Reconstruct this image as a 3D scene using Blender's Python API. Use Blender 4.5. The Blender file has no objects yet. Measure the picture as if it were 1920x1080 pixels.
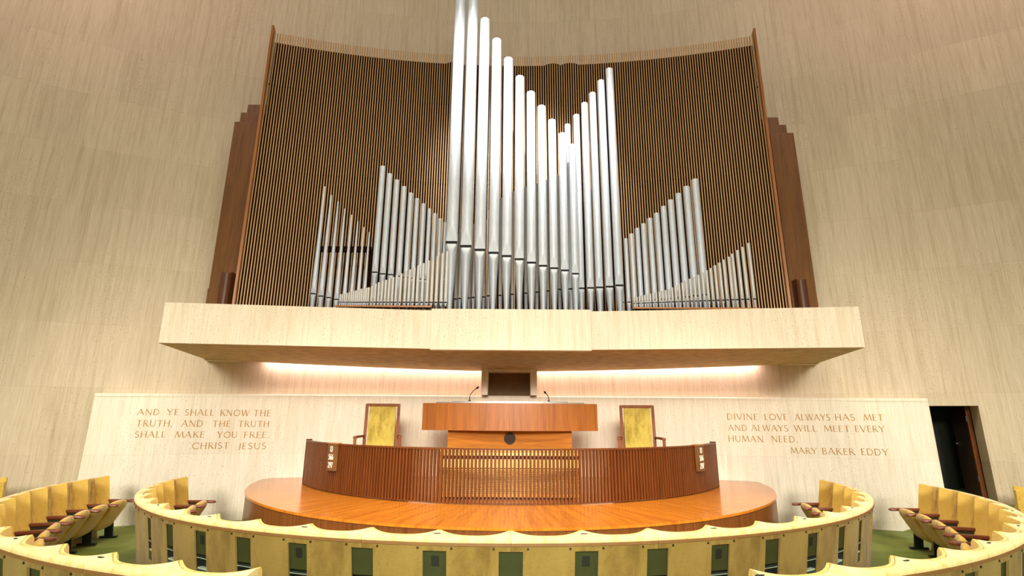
import bpy, bmesh, math, random
from mathutils import Vector, Matrix
random.seed(7)
S = bpy.context.scene
COL = S.collection
PI = math.pi
D2R = PI / 180
# ------------------------------------------------------------------ camera
F = 955.0                      # focal length in pixels of the 1920x1080 frame
TH = math.atan(F / 3800.0)     # upward pitch
RO = 0.0064                    # slight roll
EYE = 1.9
cd = bpy.data.cameras.new('camera'); cam = bpy.data.objects.new('camera', cd); COL.objects.link(cam)
cd.sensor_fit = 'HORIZONTAL'; cd.sensor_width = 36.0; cd.lens = F / 1920.0 * 36.0
cd.clip_start = 0.05; cd.clip_end = 200
cam.matrix_world = Matrix.Translation((0, 0, EYE)) @ Matrix.Rotation(PI/2 + TH, 4, 'X') @ Matrix.Rotation(RO, 4, 'Z')
S.camera = cam
# ------------------------------------------------------------------ colour management
S.view_settings.view_transform = 'Standard'
S.view_settings.look = 'None'
S.view_settings.gamma = 1.0
S.view_settings.use_curve_mapping = False
S.view_settings.exposure = 0.0
# ------------------------------------------------------------------ world: soft warm light of the big pale hall
W = bpy.data.worlds.new('hall_ambient'); S.world = W; W.use_nodes = True
W.node_tree.nodes['Background'].inputs[0].default_value = (1.0, 0.93, 0.82, 1)
W.node_tree.nodes['Background'].inputs[1].default_value = 0.38

def area(name, loc, target, size, power, color=(1, .9, .75), size_y=None, spread=None):
    l = bpy.data.lights.new(name, 'AREA'); l.energy = power; l.color = color
    l.shape = 'RECTANGLE' if size_y else 'SQUARE'; l.size = size
    if size_y: l.size_y = size_y
    if spread: l.spread = spread
    o = bpy.data.objects.new(name, l); COL.objects.link(o); o.location = loc
    o.rotation_euler = (Vector(target) - Vector(loc)).to_track_quat('-Z', 'Y').to_euler()
    o['kind'] = 'helper'
    return o
def spot(name, loc, target, power, half, color, blend=.25, radius=.15):
    l = bpy.data.lights.new(name, 'SPOT'); l.energy = power; l.color = color; l.spot_size = 2*half*D2R; l.spot_blend = blend; l.shadow_soft_size = radius
    o = bpy.data.objects.new(name, l); COL.objects.link(o); o.location = loc
    o.rotation_euler = (Vector(target) - Vector(loc)).to_track_quat('-Z', 'Y').to_euler(); o['kind'] = 'helper'
    return o
area('ceiling_light', (0, 2.5, 13.5), (0, 2.6, 0), 5, 900, (1, .90, .72), None, 120*D2R)
area('front_fill_light', (0, -10, 6.2), (0, 10, 2.2), 9, 1150, (1, .93, .82), 1.2)  # unseen fill added behind the camera for low frontal light
for x_, e_ in ((-6.2, 7300), (0, 8800), (6.2, 7300)):
    spot('low_wall_fill_spot', (x_*.7, -6, 5.6), (x_, 10, .1), e_, 19.0, (1, .945, .85), 1.0, 1.6)  # unseen soft spots added to brighten the low wall
spot('pipe_spotlight', (-1.2, 2.0, 12), (-.3, 8.5, 8.0), 7600, 13.5, (1, .98, .95), 1.0)
spot('pipe_spotlight', (1.8, 2.0, 12), (.9, 8.5, 7.3), 5200, 13.5, (1, .98, .95), 1.0)
area('pink_wall_fill', (-9.5, 5.5, 14.5), (-9, 9.2, 9.5), 1.5, 190, (1, .62, .64))  # unseen pink fills added to tint the upper wall on both sides
area('pink_wall_fill', (9.5, 5.5, 14.5), (9, 9.2, 9.5), 1.5, 190, (1, .62, .64))
for x_ in (-2.4, 0, 2.4):
    spot('podium_downlight', (x_, -1.0, 9.2), (x_*1.1, 7.5, .9), 4600, 11.5, (1, .90, .70), .9, .25)

# ------------------------------------------------------------------ unprojection (pixel of the photo -> point in the room)
def ray(u, v):
    x = (u - 960) / F; y = -(v - 540) / F
    c, s = math.cos(RO), math.sin(RO); x, y = c*x - s*y, s*x + c*y
    return Vector((x, math.cos(TH) - y*math.sin(TH), math.sin(TH) + y*math.cos(TH)))
def atY(u, v, Y):
    d = ray(u, v); k = Y / d.y; return Vector((d.x*k, Y, EYE + d.z*k))
def atR(u, v, R):
    d = ray(u, v); a = d.x**2 + d.y**2; b = -2*d.y*HY; c = HY*HY - R*R
    k = (-b + math.sqrt(b*b - 4*a*c)) / (2*a); return Vector((d.x*k, d.y*k, EYE + d.z*k))
def depth(p): return p.y*math.cos(TH) + (p.z - EYE)*math.sin(TH)
HY = -9.2                      # centre of the hall's curved walls (x = 0)
R_LOW, R_MAIN, R_SCREEN = 20.0, 20.35, 19.6

# ------------------------------------------------------------------ materials
def nt(name):
    m = bpy.data.materials.new(name); m.use_nodes = True
    return m, m.node_tree.nodes, m.node_tree.links, m.node_tree.nodes['Principled BSDF']
def mapped(N, L, coord, scale, rot=(0, 0, 0)):
    tc = N.new('ShaderNodeTexCoord'); mp = N.new('ShaderNodeMapping')
    mp.inputs['Scale'].default_value = scale; mp.inputs['Rotation'].default_value = rot
    L.new(tc.outputs[coord], mp.inputs[0]); return mp.outputs[0]
def noise(N, L, vec, scale, detail=4, rough=.55, dist=0):
    n = N.new('ShaderNodeTexNoise'); n.inputs['Scale'].default_value = scale
    n.inputs['Detail'].default_value = detail; n.inputs['Roughness'].default_value = rough
    n.inputs['Distortion'].default_value = dist
    L.new(vec, n.inputs['Vector']); return n.outputs[0]
def ramp(N, L, fac, stops):
    r = N.new('ShaderNodeValToRGB'); e = r.color_ramp.elements
    while len(e) < len(stops): e.new(.5)
    for k, (p, c) in enumerate(stops):
        e[k].position = p; e[k].color = (*c, 1) if len(c) == 3 else c
    L.new(fac, r.inputs[0]); return r.outputs[0]
def mix(N, L, fac, a, b, mode='MIX'):
    m = N.new('ShaderNodeMix'); m.data_type = 'RGBA'; m.blend_type = mode
    for s, v in ((m.inputs[0], fac), (m.inputs[6], a), (m.inputs[7], b)):
        if hasattr(v, 'is_linked'): L.new(v, s)
        elif isinstance(v, (int, float)): s.default_value = v
        else: s.default_value = (*v, 1)
    return m.outputs[2]
def bump(N, L, B, h, strength, dist=.01):
    b = N.new('ShaderNodeBump'); b.inputs['Strength'].default_value = strength; b.inputs['Distance'].default_value = dist
    L.new(h, b.inputs['Height']); L.new(b.outputs[0], B.inputs['Normal'])

def travertine(name, light, dark, pit, joints=True, coord='UV', pits=.62):
    m, N, L, B = nt(name)
    vein = noise(N, L, mapped(N, L, coord, (9, .30, 1) if coord == 'UV' else (9, 9, .30)), 1.4, 6, .60, .2)
    c = ramp(N, L, vein, [(.26, dark), (.52, tuple((x+y)/2 for x, y in zip(light, light))), (.78, tuple(min(1, x*1.06) for x in light))])
    fine = noise(N, L, mapped(N, L, coord, (46, 2.2, 1) if coord == 'UV' else (46, 46, 2.2)), 1, 3, .6)
    c = mix(N, L, .5, c, ramp(N, L, fine, [(.3, (.80, .77, .72)), (.62, (1.08, 1.08, 1.07))]), 'MULTIPLY')
    pitn = noise(N, L, mapped(N, L, coord, (80, 33, 1) if coord == 'UV' else (80, 80, 33)), 1, 3, .5)
    clus = noise(N, L, mapped(N, L, coord, (1.3, .4, 1) if coord == 'UV' else (1.3, 1.3, .4)), 1.0, 2, .5)
    sm = N.new('ShaderNodeMath'); sm.operation = 'MULTIPLY_ADD'; sm.inputs[1].default_value = .18; L.new(clus, sm.inputs[0]); L.new(pitn, sm.inputs[2])
    pm = ramp(N, L, sm.outputs[0], [(pits + .17, (0, 0, 0)), (pits + .22, (1, 1, 1))])
    c = mix(N, L, pm, c, pit)
    if joints:
        br = N.new('ShaderNodeTexBrick'); L.new(mapped(N, L, 'UV', (1, 1, 1)), br.inputs['Vector'])
        br.offset = .5; br.inputs['Scale'].default_value = 1
        br.inputs['Brick Width'].default_value = .78; br.inputs['Row Height'].default_value = 1.18
        br.inputs['Mortar Size'].default_value = .0035; br.inputs['Mortar Smooth'].default_value = .2
        br.inputs['Color1'].default_value = (1.03, 1.02, 1.0, 1); br.inputs['Color2'].default_value = (.93, .915, .88, 1)
        br.inputs['Mortar'].default_value = (.88, .85, .80, 1)
        c = mix(N, L, 1.0, c, br.outputs[0], 'MULTIPLY')
    L.new(c, B.inputs['Base Color']); B.inputs['Roughness'].default_value = .62
    B.inputs['Specular IOR Level'].default_value = .25
    return m
def wood(name, c1, c2, scale=(14, 14, .9), coord='Object', rough=.38, coat=0, spec=.4, dist=.8):
    m, N, L, B = nt(name)
    v = mapped(N, L, coord, scale)
    n = noise(N, L, v, 1.5, 6, .62, dist)
    f = noise(N, L, mapped(N, L, coord, tuple(s*5 for s in scale)), 1.2, 3, .6)
    c = ramp(N, L, n, [(.28, c2), (.52, c1), (.78, tuple(min(1, x*1.25) for x in c1))])
    c = mix(N, L, .35, c, ramp(N, L, f, [(.3, (.62, .58, .52)), (.65, (1.1, 1.1, 1.1))]), 'MULTIPLY')
    L.new(c, B.inputs['Base Color']); B.inputs['Roughness'].default_value = rough
    B.inputs['Coat Weight'].default_value = coat; B.inputs['Coat Roughness'].default_value = .12
    B.inputs['Specular IOR Level'].default_value = spec
    return m
def fabric(name, c1, c2, c3, scale=5, weave=(1, 1, 1), rough=.85, sheen=.25):
    m, N, L, B = nt(name)
    n = noise(N, L, mapped(N, L, 'Object', (scale, scale, scale*.45)), 1, 5, .62, .4)
    c = ramp(N, L, n, [(.33, c3), (.47, c2), (.60, c1)])
    w = noise(N, L, mapped(N, L, 'Object', tuple(x*110 for x in weave)), 1, 2, .6)
    c = mix(N, L, .45, c, ramp(N, L, w, [(.32, (.72, .70, .62)), (.66, (1.12, 1.12, 1.12))]), 'MULTIPLY')
    L.new(c, B.inputs['Base Color']); B.inputs['Roughness'].default_value = rough
    B.inputs['Sheen Weight'].default_value = sheen; B.inputs['Specular IOR Level'].default_value = .15
    bump(N, L, B, w, .25, .004)
    return m
def plain(name, c, rough=.5, metal=0, var=.12, scale=8, spec=.4):
    m, N, L, B = nt(name)
    n = noise(N, L, mapped(N, L, 'Object', (scale,)*3), 1, 4, .6)
    L.new(ramp(N, L, n, [(.3, tuple(x*(1-var) for x in c)), (.7, tuple(min(1, x*(1+var)) for x in c))]), B.inputs['Base Color'])
    B.inputs['Roughness'].default_value = rough; B.inputs['Metallic'].default_value = metal
    B.inputs['Specular IOR Level'].default_value = spec
    return m
M = {}
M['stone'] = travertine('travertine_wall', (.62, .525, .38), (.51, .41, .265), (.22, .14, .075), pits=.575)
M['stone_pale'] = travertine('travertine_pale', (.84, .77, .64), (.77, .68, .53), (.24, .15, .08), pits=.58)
M['stone_shelf'] = travertine('travertine_shelf', (.60, .525, .40), (.525, .43, .29), (.30, .20, .10), joints=False, pits=.56)
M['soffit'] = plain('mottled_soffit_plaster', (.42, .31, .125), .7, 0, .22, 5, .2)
M['gold'] = plain('gilded_letters', (.44, .215, .03), .55, 0)
M['carpet'] = fabric('green_carpet', (.21, .27, .04), (.17, .225, .03), (.12, .17, .02), 1.6, (1, 1, 1), .95, .1)
M['oak'] = wood('oak_slats', (.53, .31, .122), (.39, .205, .065), (18, 18, .6), rough=.5)
M['dark_back'] = plain('dark_stained_backing', (.016, .005, .0015), .85, 0, .12, 8, .06)
M['frame_wood'] = wood('orange_frame_wood', (.36, .135, .03), (.25, .08, .015), (14, 14, .6))
M['tower_wood'] = wood('brown_pipe_wood', (.165, .067, .013), (.105, .04, .008), (9, 9, .5), rough=.5)
M['tower_dark'] = wood('dark_pipe_wood', (.10, .035, .010), (.06, .02, .006), (9, 9, .5), rough=.4)
M['rail_wood'] = wood('rosewood_rail', (.125, .034, .007), (.068, .017, .003), (20, 20, .9), rough=.42, coat=.05, spec=.3)
M['rail_back'] = plain('dark_rail_backing', (.045, .010, .002), .7, 0, .15, 8, .15)
M['lectern_base'] = wood('golden_cherry_base', (.36, .125, .015), (.27, .082, .008), (.7, 9, 9), rough=.6, spec=.12)
M['lectern_wood'] = wood('cherry_lectern', (.27, .084, .011), (.185, .048, .006), (9, 9, .55), rough=.42, coat=.05)
M['louver_wood'] = wood('golden_louver_wood', (.62, .30, .045), (.48, .20, .025), (1, 9, 9), rough=.4)
M['louver_lit'] = wood('lit_louver_wood', (.80, .52, .17), (.66, .38, .09), (1, 9, 9), rough=.4)  # paler copy of the louvre wood, light from above put into the colour
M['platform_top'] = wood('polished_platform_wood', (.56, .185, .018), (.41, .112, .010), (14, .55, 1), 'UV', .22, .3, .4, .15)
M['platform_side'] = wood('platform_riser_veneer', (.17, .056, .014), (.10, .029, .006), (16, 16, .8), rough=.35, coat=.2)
M['back_tan'] = fabric('tan_woven_seat_back', (.285, .20, .05), (.25, .17, .04), (.175, .112, .024), 4, (.5, .5, 2.2), .8, .1)
M['cream'] = fabric('cream_worn_top', (.80, .64, .30), (.75, .57, .23), (.56, .39, .13), 7, (1, 1, 1), .8, .2)
M['yellow'] = fabric('yellow_plush', (.78, .54, .115), (.70, .46, .08), (.33, .19, .025), 4.2, (1, 1, 1), .85, .3)
M['arm'] = wood('red_brown_arm', (.20, .055, .022), (.13, .032, .012), (3, 3, 3), rough=.35)
M['trim'] = plain('brown_edge_strip', (.20, .10, .03), .5)
M['iron'] = plain('dark_green_iron', (.02, .032, .022), .5)
M['niche'] = plain('olive_rack_board', (.034, .040, .011), .5)
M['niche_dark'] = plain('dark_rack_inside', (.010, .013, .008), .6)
M['book'] = plain('green_book_box', (.030, .065, .045), .5)
M['paper'] = plain('pale_green_edge', (.42, .50, .38), .6)
M['screw'] = plain('dark_screw', (.05, .03, .012), .4, .4)
M['aluminium'] = plain('brushed_aluminium', (.36, .35, .32), .4, .8)
M['black'] = plain('black_metal', (.010, .009, .008), .6, 0, .1, 8, .15)
M['grille'] = plain('dark_speaker_cloth', (.028, .016, .010), .8)
M['chair_wood'] = wood('chair_frame_wood', (.22, .068, .018), (.14, .038, .009), (12, 12, 1), rough=.55, spec=.2)
M['board'] = wood('hymn_board_wood', (.15, .065, .018), (.10, .04, .01), (10, 10, 2), rough=.5)
M['white'] = plain('white_numerals', (.85, .80, .70), .6, 0, .04)
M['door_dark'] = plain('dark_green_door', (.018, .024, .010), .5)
M['door_wood'] = wood('dark_brown_door', (.075, .024, .008), (.04, .012, .004), (8, 8, .6), rough=.4)
M['panel_brown'] = plain('brown_recess_panel', (.17, .085, .02), .6)
def pipe_metal(name, c, rough, metal):
    m, N, L, B = nt(name)
    n = noise(N, L, mapped(N, L, 'Object', (16, 16, 5)), 1, 5, .65, .3)
    L.new(ramp(N, L, n, [(.3, tuple(x*.90 for x in c)), (.7, tuple(min(1, x*1.07) for x in c))]), B.inputs['Base Color'])
    B.inputs['Roughness'].default_value = rough; B.inputs['Metallic'].default_value = metal
    return m
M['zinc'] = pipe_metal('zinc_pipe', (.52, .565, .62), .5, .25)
M['zinc_foot_shaded'] = pipe_metal('zinc_pipe_foot_shaded', (.36, .39, .42), .5, .25)  # darker copy of the zinc, dimmer light at the feet put into the colour
M['tin'] = pipe_metal('spotted_tin_pipe', (.48, .465, .43), .5, .25)

# ------------------------------------------------------------------ mesh builder
class MB:
    def __init__(self): self.v = []; self.f = []; self.uv = None
    def add(self, vs, fs):
        b = len(self.v); self.v += [tuple(p) for p in vs]; self.f += [tuple(i + b for i in q) for q in fs]
    def box(self, c, s, rz=0, M4=None):
        x, y, z = (d/2 for d in s); vs = [Vector((i, j, k)) for i in (-x, x) for j in (-y, y) for k in (-z, z)]
        T = M4 if M4 is not None else Matrix.Translation(c) @ Matrix.Rotation(rz, 4, 'Z')
        self.add([T @ p for p in vs], [(0, 1, 3, 2), (4, 6, 7, 5), (0, 4, 5, 1), (2, 3, 7, 6), (0, 2, 6, 4), (1, 5, 7, 3)])
    def span(self, p, q):
        self.box(((p[0]+q[0])/2, (p[1]+q[1])/2, (p[2]+q[2])/2), (abs(p[0]-q[0]), abs(p[1]-q[1]), abs(p[2]-q[2])))
    def loft(self, rings, closed=True, caps=True):
        n = len(rings[0]); vs = [p for r in rings for p in r]; fs = []
        for i in range(len(rings)-1):
            for j in range(n if closed else n-1):
                k = (j+1) % n; fs.append((i*n+j, i*n+k, (i+1)*n+k, (i+1)*n+j))
        if caps and closed:
            fs.append(tuple(range(n-1, -1, -1))); fs.append(tuple(range((len(rings)-1)*n, len(rings)*n)))
        self.add(vs, fs)
    def tube(self, pts, r, n=8):
        pts = [Vector(p) for p in pts]; rings = []
        for i, p in enumerate(pts):
            t = (pts[min(i+1, len(pts)-1)] - pts[max(i-1, 0)]).normalized()
            a = t.cross(Vector((0, 0, 1)) if abs(t.z) < .9 else Vector((1, 0, 0))).normalized(); b = t.cross(a)
            rr = r[i] if isinstance(r, (list, tuple)) else r
            rings.append([p + a*rr*math.cos(k*2*PI/n) + b*rr*math.sin(k*2*PI/n) for k in range(n)])
        self.loft(rings)
    def build(self, name, mat, parent=None, smooth=None, bevel=0):
        me = bpy.data.meshes.new(name); me.from_pydata(self.v, [], self.f)
        bm = bmesh.new(); bm.from_mesh(me); bmesh.ops.recalc_face_normals(bm, faces=bm.faces)
        if smooth is not None:
            for f in bm.faces: f.smooth = True
            for e in bm.edges:
                if len(e.link_faces) != 2 or e.calc_face_angle(0) > smooth: e.smooth = False
        bm.to_mesh(me); bm.free()
        if self.uv:
            ul = me.uv_layers.new(name='UVMap')
            for l in me.loops: ul.data[l.index].uv = self.uv(Vector(self.v[l.vertex_index]))
        me.materials.append(mat)
        o = bpy.data.objects.new(name, me); COL.objects.link(o)
        if parent is not None: o.parent = parent
        if bevel:
            b = o.modifiers.new('bevel', 'BEVEL'); b.width = bevel; b.segments = 2; b.limit_method = 'ANGLE'; b.angle_limit = 40*D2R
        return o
def tag(o, label=None, cat=None, group=None, kind=None):
    if label: o['label'] = label
    if cat: o['category'] = cat
    if group: o['group'] = group
    if kind: o['kind'] = kind
    return o
def thing(name, label, cat, loc=(0, 0, 0), rz=0, group=None):
    o = bpy.data.objects.new(name, None); COL.objects.link(o); o.location = loc; o.rotation_euler = (0, 0, rz)
    o.empty_display_size = .1
    return tag(o, label, cat, group)
def dup(root):
    r = root.copy(); COL.objects.link(r)
    for ch in root.children:
        c = ch.copy(); COL.objects.link(c); c.parent = r
        for g in ch.children:
            d = g.copy(); COL.objects.link(d); d.parent = c
    return r
ONES = 'first second third fourth fifth sixth seventh eighth ninth tenth eleventh twelfth thirteenth fourteenth fifteenth sixteenth seventeenth eighteenth nineteenth'.split()
def nth(i):                       # 1-based ordinal word
    if i < 20: return ONES[i-1]
    t, u = divmod(i, 10); tens = {2: 'twent', 3: 'thirt', 4: 'fort'}[t]
    return tens + 'ieth' if u == 0 else tens + 'y-' + ONES[u-1]

# arcs around a vertical axis. wall arcs: angle 0 looks along +y; seat arcs: angle 0 looks along -y
def wall_pt(R, a, z): return Vector((R*math.sin(a), HY + R*math.cos(a), z))
def arc_sweep(mb, cx, cy, sgn, a0, a1, n, prof):
    """prof(a) -> list of (r, z) forming a closed outline"""
    rings = []
    for i in range(n+1):
        a = a0 + (a1-a0)*i/n
        rings.append([Vector((cx + r*math.sin(a), cy + sgn*r*math.cos(a), z)) for r, z in prof(a)])
    mb.loft(rings)
def wall_uv(p): return (R_MAIN*math.atan2(p.x, p.y - HY), p.z)

# ================================================================== THE SETTING
# floor: green carpet, rising outwards like a shallow bowl
FC = (-.08, 9.56)
def floor_z(r): return 0.0 if r < 6.95 else .42*min(1, (r-6.95)/.75) + max(0, r-7.7)*.075
mb = MB(); rr = [.0, 2, 4, 5, 6, 6.9, 7.1, 7.3, 7.5, 7.7, 8.2, 8.8, 9.5, 11, 14, 18, 24]; n = 96
rings = []
for r in rr:
    rings.append([Vector((FC[0] + r*math.sin(k*2*PI/n), FC[1] - r*math.cos(k*2*PI/n), floor_z(r) if math.cos(k*2*PI/n) > -.2 else 0)) for k in range(n)])
rings = [[p for p in r] for r in rings]
mb.loft(rings, True, False)
tag(mb.build('floor', M['carpet']), kind='structure')

# main concave wall of travertine with a doorway on the right
HW = 17.0
aL, aR = -62*D2R, 62*D2R
D0, D1, DZ = math.asin(7.70/R_MAIN), math.asin(8.365/R_MAIN), 2.13
mb = MB(); mb.uv = wall_uv
def wall_piece(a0, a1, z0, z1, n):
    arc_sweep(mb, 0, HY, 1, a0, a1, n, lambda a: [(R_MAIN, z0), (R_MAIN, z1), (R_MAIN+.4, z1), (R_MAIN+.4, z0)])
wall_piece(aL, D0, 0, HW, 60); wall_piece(D0, D1, DZ, HW, 2); wall_piece(D1, aR, 0, HW, 40)
tag(mb.build('wall_back', M['stone'], None, 30*D2R), kind='structure')

# lower inscription wall standing in front of it
LA = math.asin(7.48/R_LOW)
def low_top(a): return 2.308 - .055*(a/LA)**2
mb = MB(); mb.uv = wall_uv
arc_sweep(mb, 0, HY, 1, -LA, LA, 48, lambda a: [(R_LOW, -.05), (R_LOW, low_top(a)-.02), (R_LOW+.02, low_top(a)), (R_LOW+.345, low_top(a)), (R_LOW+.345, -.05)])
low_wall = tag(mb.build('wall_lower', M['stone_pale'], None, 30*D2R), kind='structure')
mb = MB(); mb.uv = wall_uv
arc_sweep(mb, 0, HY, 1, -LA, LA, 48, lambda a: [(R_LOW-.012, low_top(a)-.055), (R_LOW-.012, low_top(a)-.02), (R_LOW, low_top(a)-.012), (R_LOW+.002, low_top(a)-.055)])
tag(mb.build('trim_1', M['stone_pale'], None, 30*D2R), kind='structure')

# the door: travertine reveal, open brown leaf, dark passage
A = wall_pt(R_MAIN, D0, 0); Bp = wall_pt(R_MAIN, D1, 0); dx = (Bp - A).normalized(); dn = Vector((-dx.y, dx.x, 0))
if dn.y < 0: dn = -dn
door = thing('door_1', None, None, ((A + Bp)/2)); tag(door, kind='structure')
def dbox(name, mat, s0, s1, d0, d1, z0, z1, parent=door):
    w = (Bp - A).length; b = MB(); T = Matrix.Translation(A - door.location) @ Matrix((( dx.x, dn.x, 0, 0), (dx.y, dn.y, 0, 0), (0, 0, 1, 0), (0, 0, 0, 1)))
    b.box(None, (s1-s0, d1-d0, z1-z0), M4=T @ Matrix.Translation(((s0+s1)/2, (d0+d1)/2, (z0+z1)/2)))
    return b.build(name, mat, parent)
w = (Bp - A).length
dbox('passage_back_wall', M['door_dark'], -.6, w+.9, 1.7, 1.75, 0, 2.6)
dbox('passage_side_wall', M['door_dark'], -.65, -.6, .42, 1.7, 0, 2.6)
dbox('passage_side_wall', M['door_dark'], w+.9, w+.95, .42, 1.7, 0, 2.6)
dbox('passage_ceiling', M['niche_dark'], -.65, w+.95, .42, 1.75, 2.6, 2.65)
leaf = dbox('door_leaf', M['door_wood'], w-.055, w-.01, .44, 1.22, .46, 2.10)
dbox('door_edge', M['chair_wood'], w-.07, w-.005, .402, .44, .46, 2.12)
k_ = dbox('door_handle', M['aluminium'], w-.085, w-.055, 1.12, 1.15, 1.42, 1.45)
for z in (.8, 1.85): dbox('hinge', M['iron'], w-.085, w-.07, .405, .435, z, z+.1)

# ================================================================== STONE SHELF (organ gallery)
shelf = thing('stone_shelf', 'long travertine gallery shelf jutting from the wall beneath the organ pipes', 'shelf', (0, 9, 2.9))
ZT = 3.53
def front_xy(x):                    # straight wings, slightly folded
    t = (abs(x) - 1.28) / (5.23 - 1.28)
    return 7.99 - .49*max(0, min(1, t)) if abs(x) > 1.28 else 7.99
mb = MB()
NX = 36; R_LIP = 20.08
rings = []
for i in range(NX+1):
    t = -1 + 2*i/NX
    xf = 5.22*t; yf = front_xy(xf); xr = 5.98*t; ar = math.asin(xr/R_LIP); p = wall_pt(R_LIP, ar, 0)
    zr = 2.815 + .13*abs(t)**1.3; zf = 2.917
    rings.append([Vector((xf, yf, zf)), Vector((xf, yf, ZT)), Vector((p.x, p.y, ZT)), Vector((p.x, p.y, zr+.06)), Vector((p.x, p.y, zr))])
rings = [[p - Vector((0, 9, 2.9)) for p in r] for r in rings]
mb.loft(rings); mb.uv = lambda p: (p.x*1.01, p.z + p.y*.9 if p.y > -.4 else p.z)
mb.build('slab', M['stone_shelf'], shelf, 30*D2R)
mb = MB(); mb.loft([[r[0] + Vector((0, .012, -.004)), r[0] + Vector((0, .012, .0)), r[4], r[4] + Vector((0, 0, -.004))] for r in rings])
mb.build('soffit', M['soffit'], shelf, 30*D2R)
mb = MB(); mb.span((-1.275, 7.925-9, 2.893-2.9), (1.25, 8.08-9, 3.545-2.9)); mb.uv = lambda p: (p.x + 7.3, p.z)
mb.build('centre_block', M['stone_shelf'], shelf, None, .004)
for s in (-1, 1):                   # solid ends that close the light cove
    mb = MB(); a0, a1 = s*math.asin(5.42/R_LIP), s*math.asin(6.0/R_LIP)
    arc_sweep(mb, 0, HY, 1, a0, a1, 4, lambda a: [(R_LIP-.02, 2.925), (R_LIP-.02, ZT-.02), (R_MAIN+.02, ZT-.02), (R_MAIN+.02, 2.925)])
    mb.v = [tuple(Vector(p) - Vector((0, 9, 2.9))) for p in mb.v]; mb.uv = lambda p: (p.x, p.y)
    mb.build('cove_end', M['stone_shelf'], shelf)
# cove lamps in the slot behind the lip
NL = 12
for i in range(NL):
    x = -5.0 + 10.0*(i+.5)/NL
    if abs(x) < .3: continue
    a = math.asin(x/20.2); p = wall_pt(20.24, a, 3.0)
    o = area('cove_light', p, p + Vector((0, 0, -1)), .84, 8.5, (1, .75, .77), .05)
    o.rotation_euler = (0, 0, -a)

# portal in the recess behind the lectern
portal = thing('recess_portal', 'travertine niche with brown panel in the lit recess behind the lectern', 'niche', (-.045, 10.75, 2.1))
mb = MB(); mb.span((-.565, -.25, .212), (-.435, .35, .80)); mb.uv = lambda p: (p.x+p.y, p.z); mb.build('jamb', M['stone_pale'], portal)
mb = MB(); mb.span((.435, -.25, .212), (.565, .35, .80)); mb.uv = lambda p: (p.x+p.y, p.z); mb.build('jamb', M['stone_pale'], portal)
mb = MB(); mb.span((-.435, .22, .212), (.435, .27, .70)); mb.build('panel', M['panel_brown'], portal)
mb = MB(); mb.span((-.435, -.22, .685), (.435, .27, .75)); mb.uv = lambda p: (p.x, p.y); mb.build('lintel', M['stone_pale'], portal)

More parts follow.
